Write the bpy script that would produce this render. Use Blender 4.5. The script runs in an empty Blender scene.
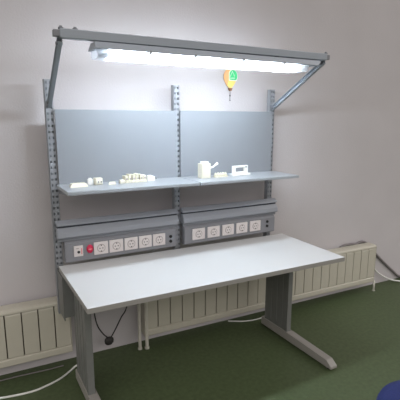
import bpy, bmesh, math, random
from mathutils import Vector, Matrix
random.seed(4)
S = bpy.context.scene
C = S.collection
# ------------------------------------------------------------------ render look
S.view_settings.view_transform = 'Standard'
S.view_settings.look = 'None'
S.view_settings.gamma = 1
S.view_settings.use_curve_mapping = False
S.view_settings.exposure = 0.0

# ------------------------------------------------------------------ materials
def srgb(r, g, b):
    f = lambda c: (c/255/12.92) if c/255 <= .04045 else ((c/255+.055)/1.055)**2.4
    return (f(r), f(g), f(b), 1)
def mat(name, col, rough=.5, metal=0, spec=.5, noise=None, bump=None, emit=None, coat=0):
    m = bpy.data.materials.new(name); m.use_nodes = True
    nt = m.node_tree; b = nt.nodes['Principled BSDF']
    b.inputs['Base Color'].default_value = col
    b.inputs['Roughness'].default_value = rough
    b.inputs['Metallic'].default_value = metal
    b.inputs['Specular IOR Level'].default_value = spec
    b.inputs['Coat Weight'].default_value = coat
    tc = nt.nodes.new('ShaderNodeTexCoord')
    if noise:
        sc, amt, det = noise
        n = nt.nodes.new('ShaderNodeTexNoise'); n.inputs['Scale'].default_value = sc; n.inputs['Detail'].default_value = det
        nt.links.new(tc.outputs['Object'], n.inputs['Vector'])
        r = nt.nodes.new('ShaderNodeMapRange')
        r.inputs['From Min'].default_value = .3; r.inputs['From Max'].default_value = .7
        r.inputs['To Min'].default_value = 1-amt; r.inputs['To Max'].default_value = 1+amt
        nt.links.new(n.outputs['Fac'], r.inputs['Value'])
        mx = nt.nodes.new('ShaderNodeVectorMath'); mx.operation = 'SCALE'
        mx.inputs[0].default_value = col[:3]
        nt.links.new(r.outputs['Result'], mx.inputs['Scale'])
        nt.links.new(mx.outputs['Vector'], b.inputs['Base Color'])
    if bump:
        sc, st, di = bump
        n2 = nt.nodes.new('ShaderNodeTexNoise'); n2.inputs['Scale'].default_value = sc; n2.inputs['Detail'].default_value = 3
        nt.links.new(tc.outputs['Object'], n2.inputs['Vector'])
        bp = nt.nodes.new('ShaderNodeBump'); bp.inputs['Strength'].default_value = st; bp.inputs['Distance'].default_value = di
        nt.links.new(n2.outputs['Fac'], bp.inputs['Height'])
        nt.links.new(bp.outputs['Normal'], b.inputs['Normal'])
    if emit:
        b.inputs['Emission Color'].default_value = emit[0]; b.inputs['Emission Strength'].default_value = emit[1]
    return m
M = {}
M['wall'] = mat('wallpaper_paint', srgb(197, 192, 193), .85, spec=.25, noise=(2.2, .03, 3), bump=(90, .35, .004))
M['floor'] = mat('green_linoleum', srgb(78, 90, 61), .5, spec=.35, noise=(38, .16, 6))
M['lam'] = mat('white_laminate', srgb(216, 217, 217), .33, spec=.4)
M['edge'] = mat('desk_edge_band', srgb(150, 147, 142), .5)
M['metal_light'] = mat('light_grey_steel', srgb(162, 169, 178), .4)
M['metal'] = mat('grey_lacquered_steel', srgb(146, 149, 154), .42, spec=.5, noise=(30, .03, 2))
M['metal_dark'] = mat('dark_grey_steel', srgb(124, 127, 132), .45)
M['leg'] = mat('leg_grey_steel', srgb(114, 115, 112), .45, noise=(25, .04, 2))
M['foot'] = mat('foot_grey_beige', srgb(150, 146, 140), .5)
M['panel'] = mat('blue_grey_sheet', srgb(137, 141, 146), .5, noise=(6, .015, 2))
M['shelf'] = mat('shelf_grey_sheet', srgb(160, 165, 170), .32, spec=.5)
M['trunk'] = mat('trunking_grey', srgb(132, 133, 138), .45)
M['rail'] = mat('rail_grey', srgb(153, 157, 164), .4)
M['groove'] = mat('groove_dark', srgb(58, 62, 68), .6)
M['sock'] = mat('socket_white', srgb(222, 215, 213), .4)
M['sockin'] = mat('socket_recess', srgb(168, 158, 156), .5)
M['black'] = mat('black_plastic', srgb(22, 22, 24), .5)
M['red'] = mat('red_plastic', srgb(212, 32, 78), .35)
M['redmark'] = mat('pale_red_print', srgb(222, 130, 130), .5)
M['rad'] = mat('radiator_enamel', srgb(192, 187, 172), .42, spec=.5, noise=(8, .02, 2))
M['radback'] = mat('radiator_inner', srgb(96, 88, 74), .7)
M['pipe'] = mat('pipe_enamel', srgb(200, 196, 184), .45)
M['cream'] = mat('cream_plastic', srgb(228, 224, 206), .45)
M['creamd'] = mat('cream_yellowed_plastic', srgb(222, 218, 198), .5, noise=(120, .15, 2))
M['white'] = mat('white_plastic', srgb(240, 240, 236), .4)
M['cableW'] = mat('white_cable', srgb(222, 222, 216), .45)
M['cableG'] = mat('grey_cable', srgb(120, 114, 114), .5)
M['cableB'] = mat('black_cable', srgb(52, 50, 48), .6)
M['blue'] = mat('blue_fabric', srgb(26, 40, 96), .85, noise=(180, .2, 2), bump=(300, .4, .002))
M['chrome'] = mat('chrome', srgb(190, 190, 190), .2, metal=1)
M['yellow'] = mat('yellow_paper', srgb(240, 214, 120), .6)
M['orange'] = mat('orange_paper', srgb(236, 178, 120), .6)
M['green'] = mat('green_paper', srgb(70, 205, 130), .6)
M['paper'] = mat('white_paper', srgb(235, 238, 225), .6)
M['terracotta'] = mat('brown_paper', srgb(140, 96, 70), .6)
M['latch'] = mat('latch_steel', srgb(150, 152, 155), .35)
M['tube'] = mat('fluorescent_tube', (.9, .9, .9, 1), .4, emit=((.82, .92, 1, 1), 100))
def lens_mat():
    m = bpy.data.materials.new('prismatic_lamp_cover'); m.use_nodes = True
    nt = m.node_tree; nt.nodes.clear()
    o = nt.nodes.new('ShaderNodeOutputMaterial')
    tr = nt.nodes.new('ShaderNodeBsdfTransparent'); tr.inputs['Color'].default_value = (.97, .98, 1, 1)
    tl = nt.nodes.new('ShaderNodeBsdfTranslucent'); tl.inputs['Color'].default_value = (.92, .95, 1, 1)
    gl = nt.nodes.new('ShaderNodeBsdfGlossy'); gl.inputs['Roughness'].default_value = .25
    m1 = nt.nodes.new('ShaderNodeMixShader'); m1.inputs['Fac'].default_value = .3
    m2 = nt.nodes.new('ShaderNodeMixShader'); m2.inputs['Fac'].default_value = .05
    nt.links.new(tr.outputs[0], m1.inputs[1]); nt.links.new(tl.outputs[0], m1.inputs[2])
    nt.links.new(m1.outputs[0], m2.inputs[1]); nt.links.new(gl.outputs[0], m2.inputs[2])
    nt.links.new(m2.outputs[0], o.inputs['Surface'])
    return m
M['lens'] = lens_mat()

# ------------------------------------------------------------------ mesh helpers
def box(bm, x0, x1, y0, y1, z0, z1, mi=0, rot=None):
    P = [(x0,y0,z0),(x1,y0,z0),(x1,y1,z0),(x0,y1,z0),(x0,y0,z1),(x1,y0,z1),(x1,y1,z1),(x0,y1,z1)]
    vs = [bm.verts.new(rot @ Vector(p) if rot else p) for p in P]
    for f in ((3,2,1,0),(4,5,6,7),(0,1,5,4),(1,2,6,5),(2,3,7,6),(3,0,4,7)):
        bm.faces.new([vs[i] for i in f]).material_index = mi
    return vs
def hexa(bm, P, mi=0):
    vs = [bm.verts.new(p) for p in P]
    for f in ((3,2,1,0),(4,5,6,7),(0,1,5,4),(1,2,6,5),(2,3,7,6),(3,0,4,7)):
        bm.faces.new([vs[i] for i in f]).material_index = mi
def prism(bm, prof, a0, a1, axis='x', mi=0):
    # prof: closed list of 2D points; axis x -> (y,z), axis y -> (x,z), axis z -> (x,y)
    def P(p, a):
        if axis == 'x': return (a, p[0], p[1])
        if axis == 'y': return (p[0], a, p[1])
        return (p[0], p[1], a)
    A = [bm.verts.new(P(p, a0)) for p in prof]; B = [bm.verts.new(P(p, a1)) for p in prof]
    n = len(prof)
    fs = [bm.faces.new(A[::-1]), bm.faces.new(B)]
    for i in range(n): fs.append(bm.faces.new((A[i], A[(i+1)%n], B[(i+1)%n], B[i])))
    for f in fs: f.material_index = mi
def cyl(bm, p0, p1, r0, r1=None, n=20, mi=0):
    p0 = Vector(p0); p1 = Vector(p1); r1 = r0 if r1 is None else r1
    d = (p1-p0).normalized(); a = d.orthogonal().normalized(); b = d.cross(a)
    A = [bm.verts.new(p0+(a*math.cos(t)+b*math.sin(t))*r0) for t in [2*math.pi*i/n for i in range(n)]]
    B = [bm.verts.new(p1+(a*math.cos(t)+b*math.sin(t))*r1) for t in [2*math.pi*i/n for i in range(n)]]
    fs = [bm.faces.new(A[::-1]), bm.faces.new(B)]
    for i in range(n):
        f = bm.faces.new((A[i], A[(i+1)%n], B[(i+1)%n], B[i])); f.smooth = True; fs.append(f)
    for f in fs: f.material_index = mi
def catmull(pts, k=8):
    pts = [Vector(p) for p in pts]; P = [pts[0]*2-pts[1]]+pts+[pts[-1]*2-pts[-2]]; o = []
    for i in range(1, len(P)-2):
        for j in range(k):
            t = j/k; a, b, c, d = P[i-1:i+3]
            o.append(.5*((2*b)+(c-a)*t+(2*a-5*b+4*c-d)*t*t+(-a+3*b-3*c+d)*t**3))
    return o+[pts[-1]]
def tube(bm, pts, r, n=10, smooth=True, mi=0):
    pts = catmull(pts) if smooth else [Vector(p) for p in pts]
    rings = []; a = None
    for i, p in enumerate(pts):
        d = (pts[min(i+1, len(pts)-1)]-pts[max(i-1, 0)]).normalized()
        a = d.orthogonal().normalized() if a is None else (a-d*a.dot(d)).normalized()
        b = d.cross(a)
        rings.append([bm.verts.new(p+(a*math.cos(2*math.pi*k/n)+b*math.sin(2*math.pi*k/n))*r) for k in range(n)])
    for A, B in zip(rings, rings[1:]):
        for k in range(n):
            f = bm.faces.new((A[k], A[(k+1)%n], B[(k+1)%n], B[k])); f.smooth = True; f.material_index = mi
    bm.faces.new(rings[0][::-1]).material_index = mi; bm.faces.new(rings[-1]).material_index = mi
def lathe(bm, prof, n=40, centre=(0,0,0), mi=0):
    cx, cy, cz = centre; rings = []
    for r, z in prof:
        rings.append([bm.verts.new((cx+r*math.cos(2*math.pi*k/n), cy+r*math.sin(2*math.pi*k/n), cz+z)) for k in range(n)])
    for A, B in zip(rings, rings[1:]):
        for k in range(n):
            f = bm.faces.new((A[k], A[(k+1)%n], B[(k+1)%n], B[k])); f.smooth = True; f.material_index = mi
    bm.faces.new(rings[0][::-1]).material_index = mi; bm.faces.new(rings[-1]).material_index = mi
def obj(name, bm, mats, parent=None, bevel=0, loc=None, label=None, seg=2):
    bmesh.ops.recalc_face_normals(bm, faces=bm.faces)
    me = bpy.data.meshes.new(name); bm.to_mesh(me); bm.free()
    for m in (mats if isinstance(mats, (list, tuple)) else [mats]): me.materials.append(M[m])
    o = bpy.data.objects.new(name, me); C.objects.link(o)
    if parent: o.parent = parent
    if loc: o.location = loc
    if bevel:
        b = o.modifiers.new('bevel', 'BEVEL'); b.width = bevel; b.segments = seg; b.limit_method = 'ANGLE'; b.angle_limit = math.radians(40)
    if label: o['label'] = label
    return o
def tag(o, label, cat, group=None):
    o['label'] = label; o['category'] = cat
    if group: o['group'] = group
    return o
def thing(name, label, cat, loc=(0,0,0), rz=0, group=None, ry=0):
    o = bpy.data.objects.new(name, None); C.objects.link(o)
    o.empty_display_size = .05
    o.location = loc; o.rotation_euler = (0, ry, rz)
    return tag(o, label, cat, group)
def B(): return bmesh.new()

# ------------------------------------------------------------------ setting
WA = (.341, .151); WR = math.radians(-2.775)
wd = Vector((math.cos(WR), math.sin(WR), 0))
def wall_pt(d, off, z):            # d along the wall, off = distance out from it
    n = Vector((wd.y, -wd.x, 0))
    return Vector((WA[0], WA[1], 0))+wd*d+n*off+Vector((0,0,z))
bm = B(); box(bm, -4.5, 6.5, 0, .12, 0, 3.2)
w = obj('wall_back', bm, 'wall', loc=(WA[0], WA[1], 0)); w.rotation_euler.z = WR; w['kind'] = 'structure'
bm = B(); box(bm, -4.5, 7, -5.5, .8, -.1, 0)
f = obj('floor', bm, 'floor'); f['kind'] = 'structure'

# ------------------------------------------------------------------ workbench
wb = thing('workbench', 'grey steel workbench with long white tabletop, slotted uprights and overhead beam', 'desk')
# tabletop : slightly out of level, as it stands
FL = (-.013, -.702, .75); FR = (1.729, -.722, .726); BR = (1.750, -.053, .726); BL = (-.013, -.027, .75)
def top_z(x): return .75-.0131*(x+.013)
bm = B()
th = .030
lo = [Vector(p)-Vector((0,0,th)) for p in (FL, FR, BR, BL)]
hexa(bm, lo+[Vector(p) for p in (FL, FR, BR, BL)], 1)
bm.faces.ensure_lookup_table(); bm.faces[1].material_index = 0
obj('tabletop', bm, ['lam', 'edge'], wb, bevel=.0025)
# columns
def column(x0, outer):
    x1 = x0+.038; zt = top_z(x0)-.031
    bm = B()
    # main C-shaped sheet with folded front and rear edge
    box(bm, x0, x0+.010, -.385, -.150, .06, zt)
    box(bm, x0-.002, x1, -.400, -.383, .06, zt)
    box(bm, x0-.002, x1, -.152, -.137, .06, zt)
    # pressed ribs on the sheet
    for yy in (-.330, -.265, -.200):
        box(bm, x0-.003, x0+.003, yy-.012, yy+.012, .10, zt-.01)
    leg = obj('leg', bm, 'leg', wb, bevel=.002)
    # top bearer carrying the tabletop
    bm = B(); box(bm, x0, x1, -.62, -.08, zt-.035, zt)
    obj('top_bearer', bm, 'leg', leg, bevel=.002)
    # foot : long bar with sloping nose
    bm = B()
    prism(bm, [(-.10, .012), (-.10, .075), (-.42, .075), (-.80, .062), (-.845, .030), (-.845, .012)], x0-.006, x1+.014, 'x')
    obj('foot', bm, 'foot', leg, bevel=.004)
    for yy in (-.80, -.14):
        bm = B(); cyl(bm, (x0+.02, yy, 0), (x0+.02, yy, .013), .017)
        obj('glide', bm, 'black', leg)
    # plate that joins the column to the upright behind it
    bm = B()
    box(bm, outer, outer+.006, -.150, .010, .44 if outer < 1 else .50, zt)
    a, b = sorted((outer, x0+.01))
    box(bm, a, b, -.152, -.140, .46, zt-.002)
    obj('side_plate', bm, 'leg', leg, bevel=.001)
column(.042, -.018)
column(1.531, 1.645)
bm = B(); box(bm, .08, 1.535, -.20, -.175, .63, .68); obj('crossbar', bm, 'leg', wb, bevel=.003)
# uprights with two rows of slots
PX = (0.0, .822, 1.645)
def upright(px, z0=.425, z1=1.865):
    bm = B()
    xs = [-.0225, -.0155, -.0065, .0065, .0155, .0225]
    n = int((z1-z0)/.035); pit = (z1-z0)/n
    zs = []
    for i in range(n):
        zs += [z0+i*pit, z0+i*pit+.010, z0+i*pit+.025]
    zs.append(z1)
    V = {}
    def v(i, j, y):
        k = (i, j, y)
        if k not in V: V[k] = bm.verts.new((px+xs[i], y, zs[j]))
        return V[k]
    for j in range(len(zs)-1):
        for i in range(5):
            hole = i in (1, 3) and j % 3 == 1
            if hole:
                for (a, b) in (((i,j),(i+1,j)),((i+1,j),(i+1,j+1)),((i+1,j+1),(i,j+1)),((i,j+1),(i,j))):
                    bm.faces.new((v(*a,0), v(*b,0), v(*b,.002), v(*a,.002)))
            else:
                bm.faces.new((v(i,j,0), v(i+1,j,0), v(i+1,j+1,0), v(i,j+1,0)))
                bm.faces.new((v(i,j,.002), v(i,j+1,.002), v(i+1,j+1,.002), v(i+1,j,.002)))
    bmesh.ops.remove_doubles(bm, verts=bm.verts, dist=1e-6)
    box(bm, px-.0225, px-.0205, .0, .037, z0, z1)
    box(bm, px+.0205, px+.0225, .0, .037, z0, z1)
    box(bm, px-.0225, px+.0225, .035, .037, z0, z1, 1)
    obj('upright', bm, ['metal', 'metal_dark'], wb)
for px in PX: upright(px, .425 if px == 0 else .495)
# overhead beam
YB = -.508; ZB = 2.027
def zb(x): return ZB+.014*(x/1.7)
bm = B()
x0, x1 = -.028, 1.655
hexa(bm, [(x0,YB-.02,zb(x0)-.021),(x1,YB-.02,zb(x1)-.021),(x1,YB+.02,zb(x1)-.021),(x0,YB+.02,zb(x0)-.021),
          (x0,YB-.02,zb(x0)+.021),(x1,YB-.02,zb(x1)+.021),(x1,YB+.02,zb(x1)+.021),(x0,YB+.02,zb(x0)+.021)])
beam = obj('cross_beam', bm, 'metal_light', wb, bevel=.004)
for xa, xb in ((-.056, -.026), (1.653, 1.683)):
    bm = B(); box(bm, xa, xb, YB-.016, YB+.016, zb(xa)-.015, zb(xa)+.015)
    obj('end_cap', bm, 'trunk', beam, bevel=.003)
for x in (-.020, .045, 1.66):
    bm = B(); cyl(bm, (x, YB, zb(x)+.014), (x, YB, zb(x)+.034), .007, n=12); cyl(bm, (x, YB, zb(x)+.020), (x, YB, zb(x)+.028), .012, n=6)
    obj('bolt', bm, 'metal_dark', beam)
# slanting arms (open channel)
def arm(x, xt, s):
    a = Vector((x, -.022, 1.735)); b = Vector((xt, YB+.005, zb(x)-.024))
    d = (b-a); L = d.length; d.normalize()
    ex = (Vector((1,0,0))-d*d.x).normalized(); nrm = ex.cross(d)*-1
    R = Matrix(((ex.x, nrm.x, d.x, a.x), (ex.y, nrm.y, d.y, a.y), (ex.z, nrm.z, d.z, a.z), (0,0,0,1)))
    bm = B()
    box(bm, -.010, .010, -.016, -.013, -.03, L, rot=R)
    box(bm, -.010, .010, .013, .016, -.03, L, rot=R)
    box(bm, s*.010-.0015, s*.010+.0015, -.016, .016, -.03, L, rot=R)
    o = obj('support_arm', bm, 'metal_light', wb, bevel=.0008)
    for t in (.0, L-.03):
        p = R @ Vector((s*.0, 0, t))
        bm = B(); cyl(bm, p-Vector((.015,0,0)), p+Vector((.015,0,0)), .008, n=12)
        obj('bolt', bm, 'metal_dark', o)
arm(-.002, -.026, 1)
arm(1.645, 1.652, 1)

# ------------------------------------------------------------------ back panels, shelves, rails, power strips
def tz(x): return -.0078*x        # the fittings sink slightly to the right
def bay(x0, x1, side):
    lr = 'left' if side == 0 else 'right'
    # panel
    th_ = math.atan(.0078)
    bm = B()
    w_ = x1-x0
    box(bm, 0, w_, -.0165, -.003, 1.222, 1.697+(.002 if side else 0))
    tag(obj('back_panel', bm, 'panel', bevel=.002, loc=(x0, 0, 0)),
        'blue-grey sheet metal back panel in the %s bay above the shelf' % lr, 'panel', 'back panels of the workbench')
    return
bay(.024, .812, 0); bay(.842, 1.640, 1)
for n_, (x0, x1) in enumerate(((.008, .826), (.834, 1.660))):
    r = thing('metal_shelf', ('grey metal shelf in the left bay, holding the pale block cluster and loose bits' if n_ == 0 else
              'grey metal shelf in the right bay, holding the upright white lever box'), 'shelf', (x0, 0, 1.2555+tz(x0)), ry=math.atan(.0078), group='shelves across the workbench')
    w_ = x1-x0
    bm = B(); box(bm, 0, w_, -.316, -.018, -.020, 0)
    obj('shelf_board', bm, 'shelf', r, bevel=.003)
    for xx in (.014, w_-.014):
        bm = B(); prism(bm, [(-.018, -.021), (-.25, -.021), (-.25, -.030), (-.018, -.055)], xx-.0012, xx+.0012, 'x')
        obj('bracket', bm, 'metal_dark', r)
for n_, (x0, x1) in enumerate(((-.018, .796), (.836, 1.682))):
    r = thing('support_rail', 'long grey profiled metal rail above the power strip in the %s bay' % ('left' if n_ == 0 else 'right'), 'rail',
              (x0, 0, tz(x0)), ry=math.atan(.0078), group='profiled rails over the power strips')
    w_ = x1-x0
    bm = B()
    prism(bm, [(-.003, .926), (-.050, .926), (-.060, .934), (-.056, .962), (-.036, .990), (-.003, .990)], 0, w_, 'x')
    obj('lower_profile', bm, 'rail', r, bevel=.002)
    bm = B(); box(bm, .003, w_-.003, -.032, -.003, .989, 1.003); obj('groove', bm, 'groove', r)
    bm = B()
    prism(bm, [(-.003, 1.002), (-.044, 1.002), (-.050, 1.008), (-.044, 1.016), (-.020, 1.032), (-.003, 1.032)], 0, w_, 'x')
    obj('upper_lip', bm, 'rail', r, bevel=.002)
    bm = B(); box(bm, .004, w_-.004, -.036, -.003, .9035, .927)
    obj('shadow_gap', bm, 'metal_dark', r)

def power_strip(x0, x1, n_):
    left = n_ == 0
    r = thing('power_strip', ('grey wall power strip in the left bay with red button and five white sockets' if left else
              'grey wall power strip in the right bay, five spaced white sockets and no red button'), 'power strip',
              (x0, 0, tz(x0)), ry=math.atan(.0078), group='power strips over the tabletop')
    w_ = x1-x0; z0, z1 = .768, .902
    bm = B()
    prism(bm, [(-.003, z0), (-.046, z0), (-.052, z0+.006), (-.052, z1-.014), (-.040, z1), (-.003, z1)], 0, w_, 'x')
    obj('housing', bm, 'trunk', r, bevel=.002)
    F = -.052
    def sock(xc, zc, s):
        bm = B(); box(bm, xc-s/2, xc+s/2, F-.008, F+.001, zc-.041, zc+.041)
        o = obj('socket', bm, 'sock', r, bevel=.003)
        bm = B(); cyl(bm, (xc, F-.0075, zc), (xc, F-.0100, zc), .0265, n=32)
        o2 = obj('socket_ring', bm, 'sockin', o)
        bm = B()
        cyl(bm, (xc, F-.0095, zc), (xc, F-.0112, zc), .0225, n=32, mi=0)
        for dx in (-.0095, .0095): cyl(bm, (xc+dx, F-.0110, zc), (xc+dx, F-.0118, zc), .0036, n=12, mi=1)
        for dz in (-.019, .019): box(bm, xc-.004, xc+.004, F-.0118, F-.0108, zc+dz-.003, zc+dz+.003, 1)
        obj('socket_insert', bm, ['sock', 'black'], o)
    def jack(xc, zc):
        bm = B(); cyl(bm, (xc, F+.001, zc), (xc, F-.007, zc), .0105, n=16)
        o = obj('jack', bm, 'black', r)
    if left:
        for i in range(5): sock(.243-x0+.1008*i, .838, .092)
        bm = B(); box(bm, .102-.029-x0, .102+.027-x0, F-.007, F+.001, .803, .872)
        o = obj('fuse_holder', bm, 'sock', r, bevel=.003, label='small white plate with a black round switch')
        bm = B(); cyl(bm, (.101-x0, F-.006, .832), (.101-x0, F-.012, .832), .0085, n=16); obj('switch_knob', bm, 'black', o)
        bm = B(); box(bm, .117-x0, .123-x0, F-.0078, F-.0065, .815, .855); obj('red_mark', bm, 'redmark', o)
        bm = B(); box(bm, .085-x0, .103-x0, F-.0078, F-.0065, .853, .858); obj('print_mark', bm, 'sockin', o)
        bm = B()
        lathe(bm, [(.0001, 0), (.022, 0), (.024, .004), (.024, .010), (.019, .012), (.018, .020), (.0001, .022)], 28)
        for v in bm.verts:
            x, y, z = v.co; v.co = (.172-x0+x*.86, F-z*.7, .842+y*1.12)
        o = obj('push_button', bm, 'red', r)
        bm = B(); box(bm, .160-x0, .184-x0, F-.0170, F-.0145, .839, .846); obj('button_mark', bm, 'redmark', o)
        for dz in (.848, .814): jack(.735-x0, dz)
    else:
        for i in range(5): sock(.957-x0+.1265*i, .838, .103)
        for dz in (.858, .823): jack(1.583-x0, dz)
power_strip(.022, .782, 0)
power_strip(.845, 1.660, 1)

# ------------------------------------------------------------------ lamp
lamp = thing('fluorescent_lamp', 'long fluorescent batten lamp glowing under the overhead beam of the workbench', 'lamp', (0, 0, 0))
def zl(x): return .009*(x/1.6)
def lampbox(bm, xa, xb, prof, mi=0, xat=None, xbt=None):
    # profile in (y, z) swept along x, following the beam's slight tilt
    zmin = min(p[1] for p in prof); zmax = max(p[1] for p in prof)
    A = []; Bv = []
    for y, z in prof:
        t = (z-zmin)/(zmax-zmin)
        a = xa+(0 if xat is None else (xat-xa)*t); b = xb+(0 if xbt is None else (xbt-xb)*t)
        A.append(bm.verts.new((a, y, z+zl(a)))); Bv.append(bm.verts.new((b, y, z+zl(b))))
    n = len(prof); fs = [bm.faces.new(A[::-1]), bm.faces.new(Bv)]
    for i in range(n): fs.append(bm.faces.new((A[i], A[(i+1)%n], Bv[(i+1)%n], Bv[i])))
    for f_ in fs: f_.material_index = mi
bm = B()
lampbox(bm, .122, 1.545, [(-.560, 1.967), (-.560, 1.972), (-.532, 2.003), (-.458, 2.003), (-.430, 1.972), (-.430, 1.967)], 0, .128, 1.600)
obj('housing', bm, 'metal_light', lamp, bevel=.002)
bm = B()
lampbox(bm, .135, 1.475, [(-.549, 1.966), (-.549, 1.941), (-.538, 1.928), (-.447, 1.928), (-.436, 1.941), (-.436, 1.966)])
bm.faces.ensure_lookup_table()
obj('cover', bm, 'lens', lamp)
for y in (-.518, -.465):
    bm = B(); cyl(bm, (.205, y, 1.944+zl(.2)), (1.405, y, 1.944+zl(1.43)), .0115, n=16)
    t = obj('tube', bm, 'tube', lamp)
    for xa in (.165, 1.407):
        bm = B(); cyl(bm, (xa, y, 1.944+zl(xa)), (xa+.038, y, 1.944+zl(xa)), .0115, n=16)
        box(bm, xa+.012, xa+.026, y-.010, y+.010, 1.945+zl(xa), 1.9665+zl(xa))
        obj('tube_holder', bm, 'latch', t)
for x in (.40, .66, .97, 1.27):
    bm = B(); box(bm, x-.008, x+.008, -.564, -.549, 1.957+zl(x), 1.974+zl(x)); obj('latch', bm, 'latch', lamp, bevel=.001)
for x in (.42, 1.25):
    bm = B(); box(bm, x-.012, x+.012, YB-.010, YB+.010, 2.002+zl(x), zb(x)-.0205); obj('hanger', bm, 'metal_dark', lamp)

# ------------------------------------------------------------------ radiators
def radiator(d0, n, label, leg_ds, dz):
    P = .097
    o = wall_pt(d0, 0, 0)
    r = thing('radiator', label, 'radiator', o, WR, 'cream sectional radiators on the back wall')
    L = n*P
    y = lambda off: -off
    s0 = None
    for i in range(n):
        if s0 is None:
            bm = B()
            # flat front blade, fin core and rear blade
            prism(bm, [(y(.114), .166), (y(.122), .168), (y(.125), .172), (y(.125), .446), (y(.121), .456), (y(.112), .458)], .0035, P-.0035, 'x')
            box(bm, P/2-.008, P/2+.008, y(.115), y(.040), .160, .452, 0)
            box(bm, .010, P-.010, y(.050), y(.036), .160, .452, 0)
            s0 = obj('radiator_section', bm, 'rad', r, bevel=.0015); s = s0
        else:
            s = s0.copy(); C.objects.link(s)
        s.parent = r; s.location = (i*P, 0, dz)
    bm = B(); prism(bm, [(y(.030), .453), (y(.124), .459), (y(.128), .462), (y(.126), .474), (y(.112), .484), (y(.090), .487), (y(.030), .487)], 0, L, 'x')
    for v in bm.verts: v.co.z += dz
    for i in range(int(L/.0485)):
        box(bm, i*.0485+.006, i*.0485+.042, y(.092), y(.045), .4865+dz, .4885+dz)
    obj('top_grille', bm, 'rad', r, bevel=.003)
    bm = B(); prism(bm, [(y(.045), .112+dz), (y(.118), .112+dz), (y(.127), .120+dz), (y(.127), .158+dz), (y(.118), .166+dz), (y(.045), .166+dz)], 0, L, 'x')
    obj('bottom_rail', bm, 'rad', r, bevel=.003)
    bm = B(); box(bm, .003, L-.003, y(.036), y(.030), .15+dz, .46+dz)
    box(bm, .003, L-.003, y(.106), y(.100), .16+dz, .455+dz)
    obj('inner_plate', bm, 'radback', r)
    for xe in (-.004, L-.001):
        bm = B(); prism(bm, [(y(.034), .114+dz), (y(.120), .114+dz), (y(.125), .124+dz), (y(.125), .465+dz), (y(.110), .482+dz), (y(.034), .485+dz)], xe, xe+.005, 'x')
        obj('side_cover', bm, 'rad', r, bevel=.001)
    for d in leg_ds:
        bm = B(); cyl(bm, (d, y(.120), 0), (d, y(.120), .124+dz), .010, n=14); cyl(bm, (d, y(.120), 0), (d, y(.120), .006), .015, n=16)
        obj('leg', bm, 'pipe', r)
    for d in (.3, L-.3):
        bm = B(); box(bm, d-.012, d+.012, y(.031), 0, .25, .28); obj('wall_bracket', bm, 'rad', r)
    return r
ra = radiator(-1.738, 15, 'cream sectional radiator at the left, ending behind the left desk leg', (.5,), .003)
rb = radiator(.232, 24, 'long cream sectional radiator running behind the desk and out to its right', (2.342,), -.018)
# supply pipes rising from the floor in front of the left end of the long radiator
for (px, py), r_ in (((.529, .037), .0115), ((.578, .022), .0125)):
    q = rb.matrix_basis.inverted() @ Vector((px, py, 0))
    bm = B(); tube(bm, [(q.x, q.y, 0), (q.x, q.y, .36), (q.x+.004, q.y, .402), (q.x+.03, q.y+.004, .418), (q.x+.075, q.y+.008, .419)], r_, 12)
    cyl(bm, (q.x, q.y, 0), (q.x, q.y, .012), r_*1.4)
    obj('supply_pipe', bm, 'pipe', rb)

# ------------------------------------------------------------------ cables
def cable(name, pts, r, m, label, cat='cable'):
    bm = B(); tube(bm, pts, r, 10); return tag(obj(name, bm, m), label, cat)
cable('power_cable', [(.085,.02,.06),(.082,.032,.02),(.060,.035,.008),(.02,.0,.0065),(-.054,-.052,.0065),(-.14,-.083,.0065),(-.24,-.098,.0065),(-.40,-.07,.0065),(-.58,.0,.0065),(-.9,.08,.0065),(-1.5,.04,.0065),(-2.4,.06,.0065)], .0065, 'cableW',
      'white cable curving over the green floor from the left desk leg', 'cable')
cable('floor_cable', [(-2.4,.16,.004),(-1.4,.15,.004),(-.62,.125,.004),(-.36,.118,.004),(-.22,.108,.004),(-.10,.096,.004),(-.0,.094,.004)], .004, 'cableG',
      'thin straight grey cable on the floor just below the left radiator', 'cable')
p0 = wall_pt(1.10, .07, .006)
cable('floor_cable', [wall_pt(.98,.03,.005), wall_pt(1.08,.085,.005), wall_pt(1.20,.11,.005), wall_pt(1.36,.09,.005), wall_pt(1.5,.03,.005)], .005, 'cableW',
      'pale cable sagging on the floor beneath the long radiator, left of the right desk leg', 'cable')
cable('power_cable', [wall_pt(2.20,.018,.462), wall_pt(2.25,.020,.476), wall_pt(2.33,.020,.478), wall_pt(2.41,.018,.470), wall_pt(2.47,.019,.484), wall_pt(2.55,.018,.455), wall_pt(2.64,.016,.37), wall_pt(2.78,.014,.25), wall_pt(2.95,.014,.115), wall_pt(3.09,.02,.02), wall_pt(3.3,.03,.013), wall_pt(4.2,.04,.013), wall_pt(5.4,.03,.013)], .012, 'cableG',
      'thick dark grey cable running down the wall from the top of the right radiator', 'cable')
cable('extension_cord', [wall_pt(2.62,.03,.28), wall_pt(2.67,.03,.18), wall_pt(2.75,.04,.11), wall_pt(2.86,.06,.05), wall_pt(2.98,.09,.015), wall_pt(3.15,.14,.008), wall_pt(3.4,.16,.008), wall_pt(4.2,.10,.008), wall_pt(5.4,.14,.008)], .008, 'cableW',
      'white cable curving out from the right end of the long radiator to the floor', 'cable')
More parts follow.
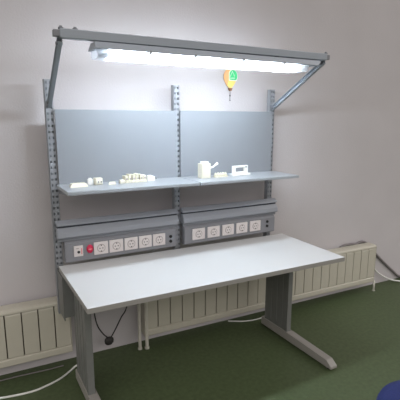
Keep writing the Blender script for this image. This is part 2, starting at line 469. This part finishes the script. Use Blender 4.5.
# black cable hanging in a V under the desk, with its junction block
hb = thing('hanging_cable', 'black cable hanging in a V under the desk with a round junction block', 'cable', (.31, .06, .117))
bm = B(); tube(bm, [(-.125, -.10, .59), (-.115, -.06, .34), (-.085, -.01, .16), (-.045, 0, .07), (0, 0, .015)], .0045)
obj('cable', bm, 'cableB', hb)
bm = B(); tube(bm, [(.01, 0, .015), (.04, 0, .06), (.085, -.02, .16), (.12, -.06, .27), (.15, -.10, .59)], .0045)
obj('cable', bm, 'cableB', hb)
bm = B()
lathe(bm, [(.001,-.030),(.020,-.028),(.031,-.015),(.033,0),(.031,.015),(.018,.026),(.001,.028)], 20)
for v in bm.verts: v.co.y *= .6
obj('junction_block', bm, 'cableB', hb)

# ------------------------------------------------------------------ things on the shelves
def sz(x): return 1.2555+tz(x)+.0002
def item(name, label, cat, x, y, rz=0): return thing(name, label, cat, (x, y, sz(x)), rz)
# flat white plate, chamfered
bm = B(); hexa(bm, [(-.052,-.036,0),(.050,-.040,0),(.050,.036,0),(-.044,.036,0),(-.040,-.024,.020),(.044,-.030,.020),(.044,.026,.020),(-.036,.026,.020)])
for i in range(3): box(bm, -.025+i*.024, -.017+i*.024, -.015, .018, .019, .0225)
tag(obj('cover_plate', bm, 'cream', bevel=.002, loc=(.105, -.145, sz(.105))), 'flat white plastic cover plate lying nearest the left end of the left shelf', 'plastic plate')
# small pair: block + tiny cube
r = item('terminal_block', 'small white terminal block standing just right of the flat cover plate', 'connector', .213, -.115, .1)
bm = B(); box(bm, -.002, .042, -.020, .020, 0, .040); box(bm, .004, .036, -.025, -.019, .006, .030)
obj('body', bm, 'cream', r, bevel=.002)
bm = B(); cyl(bm, (.012,-.0245,.018),(.012,-.0275,.018), .0045, n=12); cyl(bm, (.030,-.0245,.018),(.030,-.0275,.018), .0045, n=12); obj('screw', bm, 'chrome', r)
bm = B(); box(bm, -.014, .014, -.012, .012, 0, .034); box(bm, -.009, .009, -.009, .009, .033, .040)
tag(obj('plastic_piece', bm, 'white', bevel=.002, loc=(.188, -.100, sz(.188))), 'tiny white plastic cap between the cover plate and terminal block', 'plastic cap')
bm = B(); hexa(bm, [(-.024,-.014,0),(.022,-.016,0),(.024,.014,0),(-.020,.015,0),(-.018,-.008,.018),(.018,-.010,.018),(.018,.008,.016),(-.014,.008,.014)])
tag(obj('plastic_clip', bm, 'cream', bevel=.002, loc=(.308, -.148, sz(.308))), 'small low white clip alone between the two block groups on the left shelf', 'plastic clip')
# cluster
r = item('terminal_strip', 'yellowed terminal strip with ragged dark gaps, largest object on the left shelf', 'connector', .468, -.112, .04)
bm = B()
box(bm, -.076, .070, -.030, .030, 0, .016)
for i in range(6):
    h = (.044, .052, .050, .054, .048, .042)[i]
    box(bm, -.074+i*.0245, -.055+i*.0245, -.028+(i%2)*.006, .024, .014, h)
obj('body', bm, 'creamd', r, bevel=.002)
bm = B()
for i in range(6): cyl(bm, (-.0645+i*.0245, -.0285, .026), (-.0645+i*.0245, -.0315, .026), .0055, n=10)
obj('screw', bm, 'sockin', r)
r = item('plug', 'white plastic plug piece lying against the right end of the yellowed terminal strip', 'plug', .574, -.110, -.1)
bm = B(); box(bm, -.024, .026, -.020, .020, 0, .030); box(bm, -.020, .010, -.016, .016, .029, .036); obj('body', bm, 'white', r, bevel=.003)
bm = B(); cyl(bm, (.025, -.008, .015), (.040, -.008, .015), .004, n=10); cyl(bm, (.025, .008, .015), (.040, .008, .015), .004, n=10); obj('pin', bm, 'chrome', r)
bm = B(); box(bm, -.016, .014, -.012, .012, 0, .022); box(bm, -.008, .008, -.014, -.011, .004, .018)
tag(obj('plastic_piece', bm, 'cream', bevel=.002, loc=(.378, -.132, sz(.378))), 'small pale cap touching the left end of the yellowed terminal strip', 'plastic cap')
# upright box with lever
r = item('lever_switch', 'upright white switch box with a lever sticking out to the right', 'switch box', .962, -.140, .0)
bm = B(); box(bm, -.038, .032, -.028, .028, 0, .100); box(bm, -.032, .028, -.031, -.027, .010, .092)
obj('body', bm, 'cream', r, bevel=.004)
bm = B(); box(bm, -.026, .022, -.020, .020, .099, .112); obj('top_collar', bm, 'white', r, bevel=.003)
bm = B(); cyl(bm, (.030, -.005, .062), (.066, -.012, .076), .0075, .0065, n=12); cyl(bm, (.066, -.012, .076), (.094, -.016, .098), .0065, .0095, n=12); obj('lever', bm, 'white', r)
# lump row
r = item('terminal_strip', 'low yellowed row of small round-topped terminals in front on the right shelf', 'connector', 1.085, -.150, .03)
bm = B(); box(bm, -.052, .052, -.016, .016, 0, .010)
for i in range(5):
    xc = -.042+i*.021
    cyl(bm, (xc, 0, .008), (xc, 0, .026+.005*((i*3)%2)), .0098, .0085, n=14)
obj('body', bm, 'creamd', r)
bm = B()
for i in range(5): cyl(bm, (-.042+i*.021, 0, .0255), (-.042+i*.021, 0, .0325), .004, n=10)
obj('screw', bm, 'cream', r)
# open frame
r = item('open_frame', 'white plastic frame with a rectangular opening standing on the right shelf', 'plastic frame', 1.262, -.130, .05)
bm = B()
box(bm, -.066, .066, -.010, .010, .014, .026); box(bm, -.066, .066, -.010, .010, .056, .070)
box(bm, -.066, -.044, -.010, .010, .025, .057); box(bm, .036, .066, -.010, .010, .025, .057)
obj('frame', bm, 'white', r, bevel=.002)
bm = B(); box(bm, -.078, .080, -.024, .020, 0, .0145); obj('base', bm, 'white', r, bevel=.003)
bm = B(); box(bm, .040, .056, -.0125, -.0095, .054, .064); obj('latch', bm, 'latch', r)

# ------------------------------------------------------------------ ornament on the wall
n3 = Vector((wd.y, -wd.x, 0))
dO = (1.318-WA[0])/wd.x
o0 = wall_pt(dO, .003, 0)
orn = thing('paper_ornament', 'small green and yellow balloon-shaped paper ornament hung on the wall under the lamp', 'ornament', (o0.x, o0.y, 1.93), WR)
def outline(s=1, dx=0, dz=0, cut=None):
    pts = []
    for i in range(36):
        t = 2*math.pi*i/36
        x = math.sin(t)*.052; z = math.cos(t)*.066+.016
        if math.cos(t) < 0: x *= (1-.42*(-math.cos(t))**1.8); z -= .012*(-math.cos(t))
        pts.append((x*s+dx, z*s+dz))
    return pts
bm = B(); prism(bm, outline(1.0), -.008, -.002, 'y'); obj('envelope', bm, 'yellow', orn)
bm = B(); prism(bm, [(x, z) for x, z in outline(.92, -.012, .002) if x < .0 and z > -.05], -.0105, -.0078, 'y'); obj('orange_stripe', bm, 'orange', orn)
bm = B(); prism(bm, [(max(x, -.022)+.006, z) for x, z in outline(.78, .012, .010) if z > -.012], -.0125, -.0100, 'y'); obj('white_outline', bm, 'paper', orn)
bm = B(); prism(bm, [(max(x, -.017)+.006, z) for x, z in outline(.68, .013, .014) if z > -.008], -.0145, -.0120, 'y'); obj('green_field', bm, 'green', orn)
bm = B(); tube(bm, [(-.008, -.0146, .020), (.012, -.0146, .060), (.030, -.0146, .024)], .0022, 6, smooth=False); tube(bm, [(-.010, -.0146, .010), (.034, -.0146, .012)], .0022, 6, smooth=False); obj('white_line', bm, 'paper', orn)
bm = B(); prism(bm, [(-.020, -.060), (.018, -.060), (.010, -.080), (-.010, -.080)], -.012, -.002, 'y'); obj('basket', bm, 'terracotta', orn, bevel=.001)
bm = B(); tube(bm, [(0, -.005, -.078), (.001, -.005, -.105), (-.001, -.005, -.125), (0, -.005, -.150)], .0013, 6)
cyl(bm, (0, -.005, -.112), (0, -.005, -.119), .005, n=10); cyl(bm, (0, -.005, -.146), (0, -.005, -.152), .0035, n=10)
obj('tassel', bm, 'groove', orn)

# ------------------------------------------------------------------ blue stool, mostly out of frame
st = thing('swivel_stool', 'blue upholstered round seat at the bottom right corner of the photo', 'stool', (1.118, -1.75, 0))
bm = B(); lathe(bm, [(.001, .42), (.19, .42), (.215, .432), (.222, .452), (.212, .474), (.18, .485), (.001, .488)], 48); obj('seat', bm, 'blue', st)
bm = B(); lathe(bm, [(.001, .405), (.15, .405), (.17, .421), (.001, .4215)], 32); obj('seat_plate', bm, 'black', st)
bm = B(); cyl(bm, (0,0,.09), (0,0,.25), .025); cyl(bm, (0,0,.24), (0,0,.408), .014); obj('column', bm, 'chrome', st)
for k in range(5):
    t = 2*math.pi*k/5+.3; c, s = math.cos(t), math.sin(t)
    R = Matrix.Rotation(t, 4, 'Z')
    bm = B()
    vs = [(.02,-.020,.070),(.26,-.012,.062),(.26,.012,.062),(.02,.020,.070),(.02,-.018,.105),(.26,-.010,.078),(.26,.010,.078),(.02,.018,.105)]
    hexa(bm, [R @ Vector(v) for v in vs])
    leg = obj('leg', bm, 'black', st, bevel=.004)
    bm = B()
    for dy in (-.012, .012):
        cyl(bm, R @ Vector((.25, dy-.007, .026)), R @ Vector((.25, dy+.007, .026)), .026, n=18)
    cyl(bm, R @ Vector((.25, 0, .026)), R @ Vector((.25, 0, .066)), .006, n=8)
    obj('castor', bm, 'black', leg)

# ------------------------------------------------------------------ light : the lamp itself + weak daylight of the room
W = bpy.data.worlds.new('World'); S.world = W; W.use_nodes = True
nt = W.node_tree; bg = nt.nodes['Background']
tc = nt.nodes.new('ShaderNodeTexCoord'); sp = nt.nodes.new('ShaderNodeSeparateXYZ')
nt.links.new(tc.outputs['Generated'], sp.inputs[0])
rp = nt.nodes.new('ShaderNodeValToRGB')      # ambient fill shaped by height: added bright band partway up, dim floor and zenith
e = rp.color_ramp.elements
e[0].position = .50; e[0].color = (.10, .09, .075, 1)
e[1].position = 1.0; e[1].color = (.12, .12, .12, 1)
for p_, v_ in ((.57, .40), (.70, 1.35), (.80, 1.6), (.90, .42)):
    q_ = e.new(p_); q_.color = (v_, v_*.955, v_*.935, 1)
mp = nt.nodes.new('ShaderNodeMapRange'); mp.inputs['From Min'].default_value = -1; mp.inputs['From Max'].default_value = 1
nt.links.new(sp.outputs['Z'], mp.inputs['Value']); nt.links.new(mp.outputs['Result'], rp.inputs['Fac'])
nt.links.new(rp.outputs['Color'], bg.inputs['Color'])
bg.inputs['Strength'].default_value = 1.15

# ------------------------------------------------------------------ camera
cd = bpy.data.cameras.new('camera'); co = bpy.data.objects.new('camera', cd); C.objects.link(co)
cd.sensor_fit = 'HORIZONTAL'; cd.sensor_width = 36; cd.lens = 416.83/400*36; cd.clip_start = .05
yaw, pit, rol = (math.radians(a) for a in (-29.692, -11.012, .138))
fw = Vector((-math.sin(yaw)*math.cos(pit), math.cos(yaw)*math.cos(pit), math.sin(pit)))
rt = Vector((math.cos(yaw), math.sin(yaw), 0)); up = rt.cross(fw)
c, s = math.cos(rol), math.sin(rol)
r2 = rt*c+up*s; u2 = up*c-rt*s
mw = Matrix.Identity(4)
for i in range(3):
    mw[i][0] = r2[i]; mw[i][1] = u2[i]; mw[i][2] = -fw[i]
mw[0][3], mw[1][3], mw[2][3] = -.466, -2.582, 1.644
co.matrix_world = mw
S.camera = co
